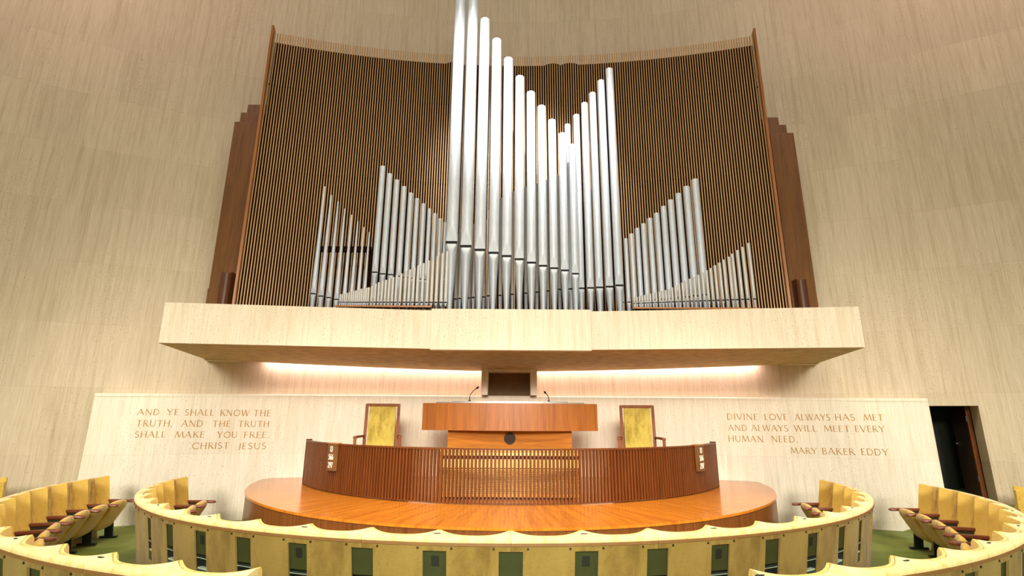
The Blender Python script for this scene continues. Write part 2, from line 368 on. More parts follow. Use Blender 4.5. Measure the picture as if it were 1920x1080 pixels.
# ================================================================== CARVED INSCRIPTIONS (stroke letters on the curved wall)
def arcp(cx, cy, rx, ry, a0, a1, n=10): return [(cx + rx*math.cos((a0+(a1-a0)*i/n)*D2R), cy + ry*math.sin((a0+(a1-a0)*i/n)*D2R)) for i in range(n+1)]
T_, K_ = .055, .115
G = {
 'A': (.78, [(T_, [(.0, 0), (.38, 1)]), (K_, [(.36, 1), (.76, 0)]), (T_, [(.14, .36), (.62, .36)])]),
 'B': (.55, [(K_, [(.08, 0), (.08, 1)]), (T_, [(.08, .97), (.25, .97)] + arcp(.25, .75, .22, .22, 90, -90) + [(.08, .53)]), (.08, [(.25, .53)] + arcp(.27, .28, .25, .25, 90, -90) + [(.08, .03)])]),
 'C': (.80, [(.09, arcp(.48, .5, .45, .48, 45, 315, 16))]),
 'D': (.75, [(K_, [(.08, 0), (.08, 1)]), (.08, [(.08, .97), (.28, .97)] + arcp(.28, .5, .42, .47, 90, -90, 12) + [(.08, .03)])]),
 'E': (.50, [(K_, [(.08, 0), (.08, 1)]), (T_, [(.08, .97), (.47, .97)]), (T_, [(.08, .53), (.42, .53)]), (T_, [(.08, .03), (.49, .03)])]),
 'F': (.48, [(K_, [(.08, 0), (.08, 1)]), (T_, [(.08, .97), (.47, .97)]), (T_, [(.08, .52), (.42, .52)])]),
 'H': (.75, [(K_, [(.08, 0), (.08, 1)]), (K_, [(.67, 0), (.67, 1)]), (T_, [(.08, .52), (.67, .52)])]),
 'I': (.16, [(K_, [(.08, 0), (.08, 1)])]),
 'J': (.26, [(K_, [(.18, 1), (.18, .1)]), (.08, [(.18, .12), (.12, -.06), (.0, -.12)])]),
 'K': (.66, [(K_, [(.08, 0), (.08, 1)]), (T_, [(.12, .46), (.56, 1)]), (K_, [(.22, .58), (.66, 0)])]),
 'L': (.50, [(K_, [(.08, 0), (.08, 1)]), (T_, [(.08, .03), (.49, .03)])]),
 'M': (.92, [(T_, [(.0, 0), (.14, 1)]), (K_, [(.14, 1), (.46, .08)]), (T_, [(.46, .08), (.78, 1)]), (K_, [(.78, 1), (.92, 0)])]),
 'N': (.78, [(T_, [(.08, 0), (.08, 1)]), (K_, [(.07, 1), (.70, 0)]), (T_, [(.70, 0), (.70, 1)])]),
 'O': (.92, [(.09, arcp(.46, .5, .43, .47, 0, 360, 22))]),
 'R': (.62, [(K_, [(.08, 0), (.08, 1)]), (T_, [(.08, .97), (.28, .97)] + arcp(.28, .75, .22, .22, 90, -90) + [(.08, .53)]), (K_, [(.26, .53), (.64, 0)])]),
 'S': (.50, [(.09, arcp(.25, .75, .21, .22, 45, 230, 10) + arcp(.24, .26, .23, .24, 60, -140, 10))]),
 'T': (.66, [(K_, [(.33, 0), (.33, 1)]), (T_, [(.0, .97), (.66, .97)])]),
 'U': (.74, [(K_, [(.08, 1), (.08, .3)]), (.08, arcp(.37, .31, .29, .29, 180, 360, 12)), (T_, [(.66, .3), (.66, 1)])]),
 'V': (.74, [(K_, [(.0, 1), (.38, 0)]), (T_, [(.37, 0), (.74, 1)])]),
 'W': (1.08, [(K_, [(.0, 1), (.28, 0)]), (T_, [(.28, 0), (.54, 1)]), (K_, [(.54, 1), (.80, 0)]), (T_, [(.80, 0), (1.08, 1)])]),
 'Y': (.70, [(K_, [(.0, 1), (.35, .48)]), (T_, [(.35, .48), (.70, 1)]), (K_, [(.35, .5), (.35, 0)])]),
 ',': (.16, [(.12, [(.10, .06), (.04, -.14)])]),
 '.': (.16, [(.13, [(.03, .06), (.15, .06)])]),
 '1': (.30, [(.16, [(.17, 0), (.17, 1)]), (.10, [(.02, .82), (.17, 1)])]),
 '2': (.54, [(.12, arcp(.26, .73, .21, .22, 165, -25, 10) + [(.06, .05)]), (.13, [(.03, .06), (.52, .06)])]),
 '3': (.52, [(.12, arcp(.23, .75, .20, .20, 150, -80, 10)), (.13, arcp(.23, .28, .23, .24, 85, -150, 12))]),
 '5': (.52, [(.12, [(.12, .96), (.46, .96)]), (.10, [(.13, .96), (.09, .55)]), (.13, arcp(.23, .31, .24, .27, 120, -150, 12))]),
 '6': (.54, [(.13, arcp(.27, .30, .21, .25, 0, 360, 16)), (.12, [(.06, .34), (.12, .66), (.30, .90), (.46, .96)])]),
 '7': (.52, [(.13, [(.02, .94), (.50, .94)]), (.13, [(.48, .94), (.26, .45), (.20, 0)])]),
 '9': (.54, [(.13, arcp(.27, .70, .21, .25, 0, 360, 16)), (.12, [(.48, .66), (.42, .34), (.24, .10), (.08, .04)])]),
}
for ch in 'ABDEFHIKLMNRTUVWY':      # small serifs at the stem ends
    wd, st = G[ch]; new = list(st)
    for wgt, pts in st:
        if len(pts) == 2 and abs(pts[0][0]-pts[1][0]) < .45:
            for (x, y) in pts:
                if y in (0, 1): new.append((.035, [(x-.09, y + (.015 if y == 0 else -.015)), (x+.09, y + (.015 if y == 0 else -.015))]))
    G[ch] = (wd, new)
def word_width(wd, gap=.2): return sum(G[c][0] for c in wd) + gap*(len(wd)-1)
def lay_word(mb, word, place, sx, h, gap=.2, th=.006, bold=1.0):
    """place(x, z, d) -> point; x, z in metres from the word's lower left corner, d outwards"""
    x = 0
    for c in word:
        wd, strokes = G[c]
        for wgt, pts in strokes:
            wgt *= bold
            for (p, q) in zip(pts, pts[1:]):
                px, pz, qx, qz = (x+p[0])*sx, p[1]*h, (x+q[0])*sx, q[1]*h
                L = math.hypot(qx-px, qz-pz)
                if L < 1e-6: continue
                nx, nz = -(qz-pz)/L*wgt*h/2, (qx-px)/L*wgt*h/2
                vs = [place(a, b, d) for d in (0, th) for a, b in ((px+nx, pz+nz), (qx+nx, qz+nz), (qx-nx, qz-nz), (px-nx, pz-nz))]
                mb.add(vs, [(0, 1, 2, 3), (4, 7, 6, 5), (0, 4, 5, 1), (1, 5, 6, 2), (2, 6, 7, 3), (3, 7, 4, 0)])
        x += wd + gap
def inscription(words, ox, oy, sx_, sy_):
    mb = MB()
    for (word, x0, x1, yt, yb) in words:
        p = atR(ox + x0/sx_, oy + yb/sy_, R_LOW); q = atR(ox + x1/sx_, oy + yb/sy_, R_LOW); t = atR(ox + x0/sx_, oy + yt/sy_, R_LOW)
        a0, a1 = math.atan2(p.x, p.y-HY), math.atan2(q.x, q.y-HY); h = t.z - p.z
        sx = (a1-a0)*R_LOW / word_width(word)
        slope = (q.z - p.z) / ((a1-a0)*R_LOW) * .0
        lay_word(mb, word, lambda x, z, d: wall_pt(R_LOW + .002 - d, a0 + x/R_LOW, p.z + z + slope*x), sx, h, bold=1.15)
    return mb.build('inscription', M['gold'], low_wall)
o = inscription([('AND', 512, 690, 205, 252), ('YE', 752, 848, 205, 253), ('SHALL', 900, 1138, 207, 257), ('KNOW', 1190, 1425, 210, 260), ('THE', 1462, 1603, 212, 263),
  ('TRUTH,', 502, 797, 296, 347), ('AND', 872, 1045, 298, 348), ('THE', 1127, 1270, 300, 349), ('TRUTH', 1337, 1588, 302, 351),
  ('SHALL', 490, 740, 388, 438), ('MAKE', 822, 1058, 389, 439), ('YOU', 1165, 1325, 390, 440), ('FREE.', 1383, 1590, 391, 441),
  ('CHRIST', 958, 1258, 480, 531), ('JESUS', 1337, 1562, 482, 533)], 140, 720, 4.364, 4.361)
o['label'] = 'gilded four-line carved inscription on the left of the low wall'
o = inscription([('DIVINE', 107, 370, 163, 214), ('LOVE', 430, 623, 164, 216), ('ALWAYS', 692, 990, 166, 219), ('HAS', 1035, 1203, 167, 220), ('MET', 1282, 1448, 168, 221),
  ('AND', 118, 278, 258, 308), ('ALWAYS', 318, 630, 259, 311), ('WILL', 685, 877, 262, 314), ('MEET', 942, 1160, 264, 316), ('EVERY', 1207, 1458, 265, 318),
  ('HUMAN', 120, 418, 350, 402), ('NEED.', 490, 712, 353, 406),
  ('MARY', 655, 877, 452, 503), ('BAKER', 925, 1200, 456, 510), ('EDDY', 1260, 1490, 461, 516)], 1340, 740, 4.571, 4.569)
o['label'] = 'gilded four-line carved inscription on the right of the low wall'

# ================================================================== SLATTED ORGAN SCREEN
screen = thing('organ_screen', 'tall concave slatted wooden screen standing behind the organ pipes', 'screen', (0, HY + R_SCREEN, ZT))
OFF = Vector((0, HY + R_SCREEN, ZT))
SA = math.asin(5.33/R_SCREEN); NS = 201; ZS = 10.17
mb = MB()
for i in range(NS):
    a = -SA + 2*SA*i/(NS-1)
    T = Matrix.Translation(wall_pt(R_SCREEN, a, (ZT+ZS)/2) - OFF) @ Matrix.Rotation(-a, 4, 'Z')
    mb.box(None, (.0200, .032, ZS-ZT), M4=T)
mb.build('slat_panel', M['oak'], screen)
def back_top(a):
    u = a*R_SCREEN; z = ZS - .165
    for c0 in (.93, 1.33, -1.39):
        if abs(u-c0) < .19: z += .06*math.cos((u-c0)/.19*PI/2)**.6
    return z
mb = MB(); arc_sweep(mb, 0, HY, 1, -SA, SA, 240, lambda a: [(R_SCREEN+.10, ZT), (R_SCREEN+.10, back_top(a)), (R_SCREEN+.13, back_top(a)), (R_SCREEN+.13, ZT)])
mb.v = [tuple(Vector(p)-OFF) for p in mb.v]; mb.build('backing_board', M['dark_back'], screen)
for s in (-1, 1):
    a = s*(SA + .0022)
    T = Matrix.Translation(wall_pt(R_SCREEN+.02, a, (ZT+ZS+.12)/2) - OFF) @ Matrix.Rotation(-a, 4, 'Z')
    mb = MB(); mb.box(None, (.05, .24, ZS+.12-ZT), M4=T); mb.build('frame_post', M['frame_wood'], screen, None, .004)
for z in (4.9, 6.9, 8.9):
    mb = MB(); arc_sweep(mb, 0, HY, 1, -SA, SA, 60, lambda a: [(R_SCREEN+.03, z), (R_SCREEN+.03, z+.012), (R_SCREEN+.095, z+.012), (R_SCREEN+.095, z)])
    mb.v = [tuple(Vector(p)-OFF) for p in mb.v]; mb.build('cross_rail', M['dark_back'], screen)

# dark wind chest that the pipes stand on
chest = thing('wind_chest', 'low dark board on the gallery shelf under the organ pipes', 'chest', (0, 9, ZT))
mb = MB(); rings = []
for k in range(25):
    x = -5.1 + 10.2*k/24; yb = HY + math.sqrt((R_SCREEN-.16)**2 - x*x); yf = front_xy(x) + .16
    rings.append([Vector((x, yf-9, .001)), Vector((x, yf-9, .012)), Vector((x, yb-9, .012)), Vector((x, yb-9, .001))])
mb.loft(rings); mb.build('board', M['dark_back'], chest)

# ================================================================== WOODEN BOX PIPES beside the screen
def wood_pipe(px0, px1, y, topv, label, mat, mouth=None):
    p = atY(px0, topv, y); q = atY(px1, topv+3, y); x0, x1, zt = p.x, q.x, p.z
    if x0 > x1: x0, x1 = x1, x0
    t = thing('wooden_organ_pipe', label, 'organ pipe', ((x0+x1)/2, y, ZT), 0, 'square wooden organ pipes')
    w_, h_ = x1-x0, zt-ZT
    mb = MB(); ww, dd, tk = w_/2, .14, .025
    for (a, b, c, d) in ((-ww, ww, 0, tk), (-ww, ww, dd-tk, dd), (-ww, -ww+tk, tk, dd-tk), (ww-tk, ww, tk, dd-tk)):
        mb.span((a, c, 0), (b, d, h_))
    mb.build('body', mat, t, None, .004)
    mb = MB(); mb.span((-ww+tk, tk, h_-.12), (ww-tk, dd-tk, h_-.10)); mb.build('stopper', M['tower_dark'], t)
    if mouth:
        mx0, mx1, mz0, mz1, mat2 = mouth; mb = MB(); rings = []
        for z in (mz0, mz1):                # curved mouth cover
            ring = [Vector((mx0, 0, z))]
            for k in range(9):
                f = k/8; ring.append(Vector((mx0 + (mx1-mx0)*f, -.16 + .07*math.sin(f*PI), z)))
            ring.append(Vector((mx1, 0, z))); rings.append(ring)
        mb.loft(rings); mb.build('mouth_cover', mat2, t, 30*D2R)
    return t
zb = lambda v, y, u: atY(u, v, y).z - ZT
for side, mir, uu in (('left', 1, ((440, 487, 228), (452, 492, 211), (465, 500, 196))), ('right', -1, ((1488, 1444, 249), (1474, 1438, 234), (1459, 1432, 220)))):
    y0 = 9.68
    lab = [f'tallest visible face, nearest wooden box pipe {side} of the slatted screen',
           f'middle wooden box pipe {side} of the screen, half hidden by its neighbour', f'rearmost and topmost wooden box pipe {side} of the slatted screen']
    lab[0] = f'broad brown square wooden organ pipe standing {side} of the screen, nearest of three'
    for k, (a, b, tv) in enumerate(uu):
        if k == 0: mo = (.03, .23, .40, 1.05, M['tower_dark']) if mir == 1 else (-.21, -.01, .36, .98, M['tower_dark'])
        elif k == 1: mo = None
        else: mo = None
        wood_pipe(a, b, y0 + .16*k, tv, lab[k], M['tower_wood'], mo)
for side, x in (('left', -6.0), ('right', 6.0)):
    t = thing('pipe_mouth_block', f'small brown wooden block at the outer foot of the {side} box pipes', 'block', (x, 9.95, ZT), 0, 'wooden blocks beside the box pipes')
    mb = MB(); mb.span((-.06, -.1, 0), (.06, .08, .78)); mb.build('block', M['tower_wood'], t, None, .01)
    mb = MB(); mb.span((-.055, -.11, .70), (.055, .085, .80)); mb.build('cap', M['tower_dark'], t, None, .01)

# ================================================================== METAL ORGAN PIPES
def organ_pipe(x, y, z0, zm, zt, r, label, group, mat, taper=1.0, foot_r=None, n=24, full=True, mouth_h=None, name='organ_pipe'):
    """round flue pipe: tapering foot, flattened lips, mouth slit, open top; origin at its toe"""
    rz = math.atan2(x, y) * -1.0
    t = thing(name, label, 'organ pipe', (x, y, z0), 0, group)
    hm, ht = zm - z0, zt - z0; mh = mouth_h or r*.5
    fr = foot_r or r*.42
    lip_up = r*2.7; lip_dn = r*1.9
    # direction from pipe to camera side is -y
    def ring(z, rad, flat=None):
        out = []
        for k in range(n):
            a = k*2*PI/n; px, py = rad*math.sin(a), -rad*math.cos(a)
            if flat is not None and py < -flat: py = -flat
            out.append(Vector((px, py, z)))
        return out
    R_ = lambda z: r*(1 + (taper-1)*(z-hm)/(ht-hm))
    rings = []
    for i in range(9):                              # upper lip: ogive flat, recessed at the mouth
        f = i/8; z = hm + mh + lip_up*f
        phi = 72*D2R*(1-f)**.6
        rings.append(ring(z, R_(z), R_(z)*math.cos(phi)))
    zs = [hm + mh + lip_up + (ht - hm - mh - lip_up)*f for f in (.0, .35, .7, 1)]
    rings += [ring(z, R_(z)) for z in zs[1:]]
    rt = R_(ht); rings.append(ring(ht, rt*.88)); rings.append(ring(ht - r*1.2, rt*.88))
    mb = MB(); mb.loft(rings); mb.build('body', mat, t, 35*D2R)
    rings = []
    for i in range(8):                              # foot with its triangular lower lip
        f = i/7; z = hm - lip_dn*(1-f)*.98
        rad = fr + (r - fr)*max(0, z)/hm if hm > 0 else r
        phi = 58*D2R*f
        rings.append(ring(z, rad, rad*math.cos(phi) - (0 if f < 1 else 0)))
    toe = [ring(0, fr)]
    mb = MB(); mb.loft(toe + rings); mb.build('foot', M['zinc_foot_shaded'], t, 35*D2R)
    if full:
        mb = MB(); w = r*math.sin(68*D2R); d = r*.36
        mb.loft([[Vector((xx, yy, zz)) for xx, yy in ((-w*1.04, -d-.002), (w*1.04, -d-.002), (w*.9, d*.3), (-w*.9, d*.3))] for zz in (hm-.002, hm+mh+.002)])
        mb.build('mouth_slit', M['black'], t)
        mb = MB()                                   # back half closes the gap behind the slit
        rg = lambda z: [Vector((r*.985*math.sin(a), -r*.985*math.cos(a), z)) for a in [(82 + 196*k/14)*D2R for k in range(15)]]
        mb.loft([rg(hm-.004), rg(hm+mh+.004)], True, True); mb.build('throat', mat, t, 35*D2R)
    else:
        mb = MB(); mb.loft([ring(hm-.002, r*.93), ring(hm+mh+.002, r*.93)]); mb.build('mouth_slit', M['black'], t)
    return t
def pipe_px(mu, mv, tu, tv, wpx, y, label, group, mat, z0=ZT, **kw):
    m = atY(mu, mv, y); tp = atY(tu, tv, y); r = wpx/2/F*depth(m)
    return organ_pipe(m.x, y, z0, m.z, tp.z, r, label, group, mat, **kw)
# eleven great pipes of the centre, falling to the right
mouths = [(846.9, 459), (874, 466), (899.9, 472.7), (925.5, 478), (950, 483.9), (973.8, 489.6), (996.4, 495.9), (1018, 501.6), (1038.6, 506), (1059, 510), (1078.6, 515.9)]
tops = [(862, -45), (887, 0), (909, 39), (931, 77), (952, 112), (973, 146), (994, 175), (1015, 201), (1034, 227), (1052, 252), (1072, 273)]
wid = [23, 22, 21, 20, 19.2, 18, 17.6, 16.6, 16, 15.6, 14.2]
for i in range(11):
    organ_lab = f'great zinc organ pipe, {nth(i+1)} from the left in the tall central rank' if i else 'great zinc organ pipe at the left of the central rank, cut by the frame'
    pipe_px(*mouths[i], *tops[i], wid[i], 8.5, organ_lab, 'great pipes of the central rank', M['zinc'], foot_r=.032, n=32)
# six rising pipes right of them
m6 = [(1071, 544), (1089.5, 543), (1106.9, 542.4), (1124, 541.6), (1142.5, 540.3), (1161, 538)]
t6 = [(1065, 235), (1078, 217), (1094, 195), (1110, 176), (1126, 153), (1141, 131)]
for i in range(6):
    pipe_px(*m6[i], *t6[i], [12.5, 13.2, 13.8, 14.4, 15, 15.6][i], 8.85, f'long grey organ pipe, {nth(i+1)} of six rising right of the central rank', 'six rising pipes right of centre', M['zinc'], foot_r=.03, n=24)
# left middle rank, falling to the right
tl = [(716, 313), (729.6, 327), (743, 338.7), (756, 350.8), (768.4, 362.7), (780, 373.3), (792.4, 382.8), (803, 392), (813, 401), (823, 410.4), (832.8, 417)]
ml = [(703, 512.6), (718, 515.6), (732.8, 517), (747.5, 520), (761, 522), (774, 523.5), (787, 525), (799, 526), (810, 527), (820.5, 528), (830.5, 529)]
for i in range(11):
    pipe_px(*ml[i], *tl[i], 11.5 - .5*i, 9.0, f'slender grey organ pipe, {nth(i+1)} from the left in the falling left rank', 'falling left rank of pipes', M['zinc'], foot_r=.025, n=20)
# far left conical pipes
tc = [(609.8, 350), (622.9, 366), (636, 378.4), (647.8, 391.7), (660.8, 403), (672, 414.8), (682.4, 426), (692.8, 435.3)]
mc = [(587.6, 552.6), (602, 557), (616.6, 559.7), (630.9, 563), (645, 565), (658, 566.5), (670.5, 568), (682, 569)]
for i in range(8):
    pipe_px(*mc[i], *tc[i], 10.5 - .5*i, 9.05, f'pointed tapering organ pipe, {nth(i+1)} from the left end of the gallery', 'tapering pipes at the left end', M['zinc'], taper=.33, foot_r=.022, n=20)
# right middle rank, rising to the right
trt = [(1160, 456), (1172, 448), (1183, 439), (1194.7, 428.6), (1205.8, 420), (1220, 410), (1232.8, 400.5), (1245.5, 388), (1259, 376), (1273, 364), (1288, 351), (1303.6, 337.5)]
mrt = [(1167, 568), (1179, 568), (1190.5, 567), (1202.5, 566), (1214.5, 565), (1228, 564), (1242, 563), (1256, 562), (1271, 560.5), (1287, 559), (1304, 557), (1322, 555)]
for i in range(12):
    pipe_px(*mrt[i], *trt[i], 7.4 + .56*i, 9.0, f'slender grey organ pipe, {nth(i+1)} from the left in the rising right rank', 'rising right rank of pipes', M['zinc'], foot_r=.025, n=20)
# small front row on the left rack
zx = [265, 278, 292, 305, 320, 335, 348, 362, 375, 388, 400, 415, 428, 443, 465, 487, 508, 530, 552, 574, 597, 620, 648, 678, 703, 730, 756, 788, 820, 848, 878, 910, 938]
zy = [918, 916, 913, 909, 905, 901, 898, 894, 890, 887, 884, 881, 878, 875, 867, 852, 843, 835, 828, 820, 810, 798, 787, 770, 763, 750, 738, 722, 706, 695, 678, 660, 648]
RACK_L, RACK_R = 3.685, 3.685
for i, (a, b) in enumerate(zip(zx, zy)):
    tu, tv = 560 + a/3.373, 280 + b/3.375
    mv = 567.5 + .0035*(tu-640)
    slope = (960 - tu)/4000.0; mu = tu - slope*(mv - tv)*.98
    pipe_px(mu, mv, tu, tv, 3.6 + 3.2*i/32, 8.42, f'small tin pipe, {nth(i+1)} from the left in the front row of the left rack', 'small pipes on the left rack', M['tin'], z0=RACK_L, foot_r=.012, n=12, full=False)
# small front row on the right rack
zx = [320, 332, 345, 355, 365, 375, 385, 395, 405, 415, 425, 436, 447, 457, 468, 479, 490, 501, 512, 522, 533, 553, 575, 598, 622, 646, 670, 697, 724, 752, 780, 807, 835, 864, 895, 923, 958, 982, 1016, 1050, 1091]
zx = [320, 338, 356, 374, 392, 410, 428, 447, 468, 490, 512, 533, 553, 575, 598, 622, 646, 670, 697, 724, 752, 780, 807, 835, 864, 895, 923, 958, 982, 1016, 1050, 1091]
def ytop(x):
    k = [(320, 930), (430, 903), (533, 880), (598, 852), (646, 828), (697, 803), (752, 778), (807, 747), (835, 732), (864, 713), (895, 695), (923, 675), (958, 656), (982, 635), (1016, 611), (1050, 590), (1091, 563)]
    for (x0, y0), (x1, y1) in zip(k, k[1:]):
        if x <= x1: return y0 + (y1-y0)*(x-x0)/(x1-x0)
for i, a in enumerate(zx):
    tu, tv = 1100 + a/3.6, 300 + ytop(a)/3.6
    mv = 569.5 - .036*(tu - 1190)
    slope = (tu - 984)/3750.0; mu = tu + slope*(mv - tv)
    pipe_px(mu, mv, tu, tv, 3.8 + 2.6*i/31, 8.42, f'small tin pipe, {nth(i+1)} from the left in the front row of the right rack', 'small pipes on the right rack', M['tin'], z0=RACK_R, foot_r=.012, n=12, full=False)
# dim inner row seen between the feet of the great pipes
for i, (u, mv, tv) in enumerate([(854, 562, 440), (862, 561, 430), (879, 560, 426), (887.5, 559, 421), (906.5, 558, 412), (916, 556, 395), (937.5, 555, 372), (960.5, 553, 360), (986, 551, 352), (1007, 549, 345), (1027, 547, 338), (1049, 544, 330)]):
    pipe_px(u, mv, u + (984-u)*.02, tv, 7, 9.15, f'dim inner organ pipe, {nth(i+1)} from the left behind the feet of the great pipes', 'inner pipes behind the central rank', M['tin'], foot_r=.02, n=14, full=False)
# racks that carry the small pipes
def rack(u0, v0, u1, v1, label):
    p, q = atY(u0, v0, 8.36), atY(u1, v1, 8.36); x0, x1 = p.x, q.x
    t = thing('pipe_rack', label, 'rack', ((x0+x1)/2, 8.36, ZT), 0, 'pipe racks on the gallery shelf')
    h = (x1-x0)/2
    mb = MB(); mb.span((-h, -.02, .125), (h, .16, .152)); mb.build('rack_board', M['frame_wood'], t)
    nl = int(h*2/.12)
    mb = MB(); mb.span((-h, -.01, 0), (h, .0, .012)); mb.build('bottom_rail', M['frame_wood'], t)
    for k in range(nl):
        x = -h + .02 + (2*h-.04)*k/(nl-1); mb = MB(); mb.tube([(x, .02, 0), (x, .02, .125)], .014, 8); mb.build('leg', M['tower_dark'], t)
    return t
rack(629, 573, 809, 580, 'low wooden rack under the small pipes on the left of the gallery')
rack(1187, 580, 1423, 575, 'low wooden rack under the small pipes on the right of the gallery')
p, q = atY(598, 462, 9.2), atY(696, 468, 9.2)
t = thing('support_bar', 'dark horizontal bar holding the tapering pipes at the left end', 'bar', ((p.x+q.x)/2, 9.2, ZT))
h = (q.x-p.x)/2; mb = MB(); mb.span((-h, -.03, p.z-ZT-.11), (h, .03, p.z-ZT)); mb.build('bar', M['dark_back'], t, None, .005)
for s in (-1, 1):
    mb = MB(); mb.span((s*h-.02, .0, 0), (s*h+.02, .05, p.z-ZT-.05)); mb.build('upright', M['dark_back'], t)

# ================================================================== PLATFORM
PC = Vector((0, 10.6, 0)); PR = 4.655; PZ = .73
plat = thing('podium_platform', 'polished orange wooden platform with rounded front before the low wall', 'platform', (0, 10.6, 0))
def wall_reach(a):                  # distance from the platform centre to the low wall along angle a
    d = Vector((math.sin(a), -math.cos(a))); o = Vector((0, PC.y - HY)); b = o.dot(d); c = o.dot(o) - (R_LOW-.005)**2
    return -b + math.sqrt(b*b - c)
mb = MB(); n = 180; rings = []
for f in (.0005, .1, .25, .4, .55, .7, .85, 1.0):
    rings.append([Vector((min(PR, wall_reach(k*2*PI/n))*f*math.sin(k*2*PI/n), -min(PR, wall_reach(k*2*PI/n))*f*math.cos(k*2*PI/n), PZ)) for k in range(n)])
last = rings[-1]
rings.append([Vector((p.x*1.0, p.y*1.0, PZ-.03)) for p in last])
mb.loft(rings, True, False)
mb.uv = lambda p: (math.atan2(p.x, -p.y)*2.0, p.xy.length)
mb.build('top', M['platform_top'], plat, 30*D2R)
amax = 85*D2R
mb = MB(); rings = []
for i in range(97):
    a = -amax + 2*amax*i/96; s, c = math.sin(a), -math.cos(a)
    rings.append([Vector((r*s, r*c, z)) for r, z in ((PR-.012, 0), (PR-.012, PZ-.03), (PR-.05, PZ-.03), (PR-.05, 0))])
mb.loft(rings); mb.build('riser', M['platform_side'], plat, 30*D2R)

# ================================================================== CURVED SLATTED RAIL
RC = (0.0, 11.53); RR = 4.19; RZ0, RZ1 = PZ, 1.462; RA = 60.0*D2R
rail = thing('podium_rail', 'curved dark slatted wooden rail around the lectern on the platform', 'rail', (RC[0], RC[1], PZ))
RO3 = Vector((RC[0], RC[1], PZ))
def rail_arc(name, mat, r0, r1, z0, z1, a0=-RA, a1=RA, n=96, smooth=30*D2R):
    mb = MB(); arc_sweep(mb, 0, 0, -1, a0, a1, n, lambda a: [(r0, z0-PZ), (r0, z1-PZ), (r1, z1-PZ), (r1, z0-PZ)])
    return mb.build(name, mat, rail, smooth)
mb = MB(); NSL = 163
for i in range(NSL):
    a = -RA + 2*RA*i/(NSL-1)
    T = Matrix.Rotation(a, 4, 'Z') @ Matrix.Translation((0, -RR+.025, (RZ1-RZ0)/2 + .002))
    mb.box(None, (.027, .045, RZ1-RZ0-.03), M4=T)
mb.build('slat_panel', M['rail_wood'], rail)
rail_arc('top_rail', M['rail_wood'], RR+.004, RR-.075, RZ1-.022, RZ1)
rail_arc('bottom_rail', M['rail_wood'], RR-.01, RR-.045, RZ0+.012, RZ0+.024)
for s in (-1, 1):
    rail_arc('backing_panel', M['rail_back'], RR-.055, RR-.075, RZ0+.003, RZ1-.022, s*20.5*D2R, s*RA, 40)
    mb = MB(); T = Matrix.Rotation(s*(RA+.006), 4, 'Z') @ Matrix.Translation((-s*0.02, -RR+.045, (RZ1-RZ0)/2+.01)); mb.box(None, (.03, .10, RZ1-RZ0+.02), M4=T)
    mb.build('return_post', M['rail_wood'], rail, None, .004)

# hymn boards hanging on the rail
def hymn_board(u, v0, v1, side):
    a = math.asin((u - 958.5)/F*8.55/RR)
    for _ in range(12):                 # settle the angle so the board's middle sits at u
        P = Vector((RC[0] + RR*math.sin(a), RC[1] - RR*math.cos(a), 1.28)); d = depth(P); pu = 958.7 + F*P.x/d
        a += (u-pu)/F*d/RR*.6
    P = Vector((RC[0] + (RR+.012)*math.sin(a), RC[1] - (RR+.012)*math.cos(a), 0))
    d = depth(P + Vector((0, 0, 1.28)))
    zt = RZ1 - .002; h = (v1-v0)/F*d*1.02
    t = thing('hymn_board', f'brown hymn number board hanging near the {side} end of the rail', 'board', (P.x, P.y, zt - h), a, 'hymn boards on the rail')
    w_ = .215
    mb = MB(); mb.span((-w_/2, -.055, 0), (w_/2, 0, h)); mb.build('board', M['board'], t, None, .004)
    mb = MB(); mb.span((-w_/2-.006, -.062, h), (w_/2+.006, .05, h+.014)); mb.build('hanger', M['frame_wood'], t)
    for row, word in enumerate(('13', '566', '297')):
        hh = .082; zz = h - .035 - hh - row*.118; ww = word_width(word, .12)*hh*.86
        for k, c in enumerate(word):
            x0 = -ww/2 + sum(G[q][0] + .12 for q in word[:k])*hh*.86
            mb = MB(); lay_word(mb, c, lambda x, z, dd: Vector((x0 + x, -.0545 - dd, zz + z)), hh*.86, hh, .12, .005, 1.0); mb.build('numeral', M['white'], t)
hymn_board(629, 838.5, 885.5, 'left')
hymn_board(1308, 842, 887, 'right')

# ================================================================== LECTERN
lec = thing('lectern', 'wide orange wooden lectern with overhanging curved desk behind the slatted rail', 'lectern', (-.02, 8.5, PZ))
def curved_box(name, mat, x0, x1, y_end, sag, y_back, z0, z1, parent, n=24, smooth=30*D2R):
    mb = MB(); rings = []
    for i in range(n+1):
        f = i/n; x = x0 + (x1-x0)*f; y = y_end - sag*(1-(2*f-1)**2)
        rings.append([Vector((x, y, z0)), Vector((x, y, z1)), Vector((x, y_back, z1)), Vector((x, y_back, z0))])
    mb.loft(rings); return mb.build(name, mat, parent, smooth)
zl = lambda z: z - PZ
curved_box('desk', M['lectern_wood'], -1.40, 1.40, -.10, .22, .42, zl(1.676), zl(2.095), lec)
curved_box('base', M['lectern_base'], -.985, .985, -.085, .0, .40, 0, zl(1.676), lec)
mb = MB(); mb.tube([(0, -.095, zl(1.555)), (0, -.06, zl(1.555))], .092, 28)
spk = mb.build('speaker_grille', M['grille'], lec, 30*D2R)
spk.location.y = .0
curved_box('metal_rim', M['aluminium'], -1.22, 1.22, .10, .16, .16, zl(2.096), zl(2.118), lec)
curved_box('reading_slope', M['aluminium'], -.95, .95, .06, .10, .30, zl(2.118), zl(2.132), lec)
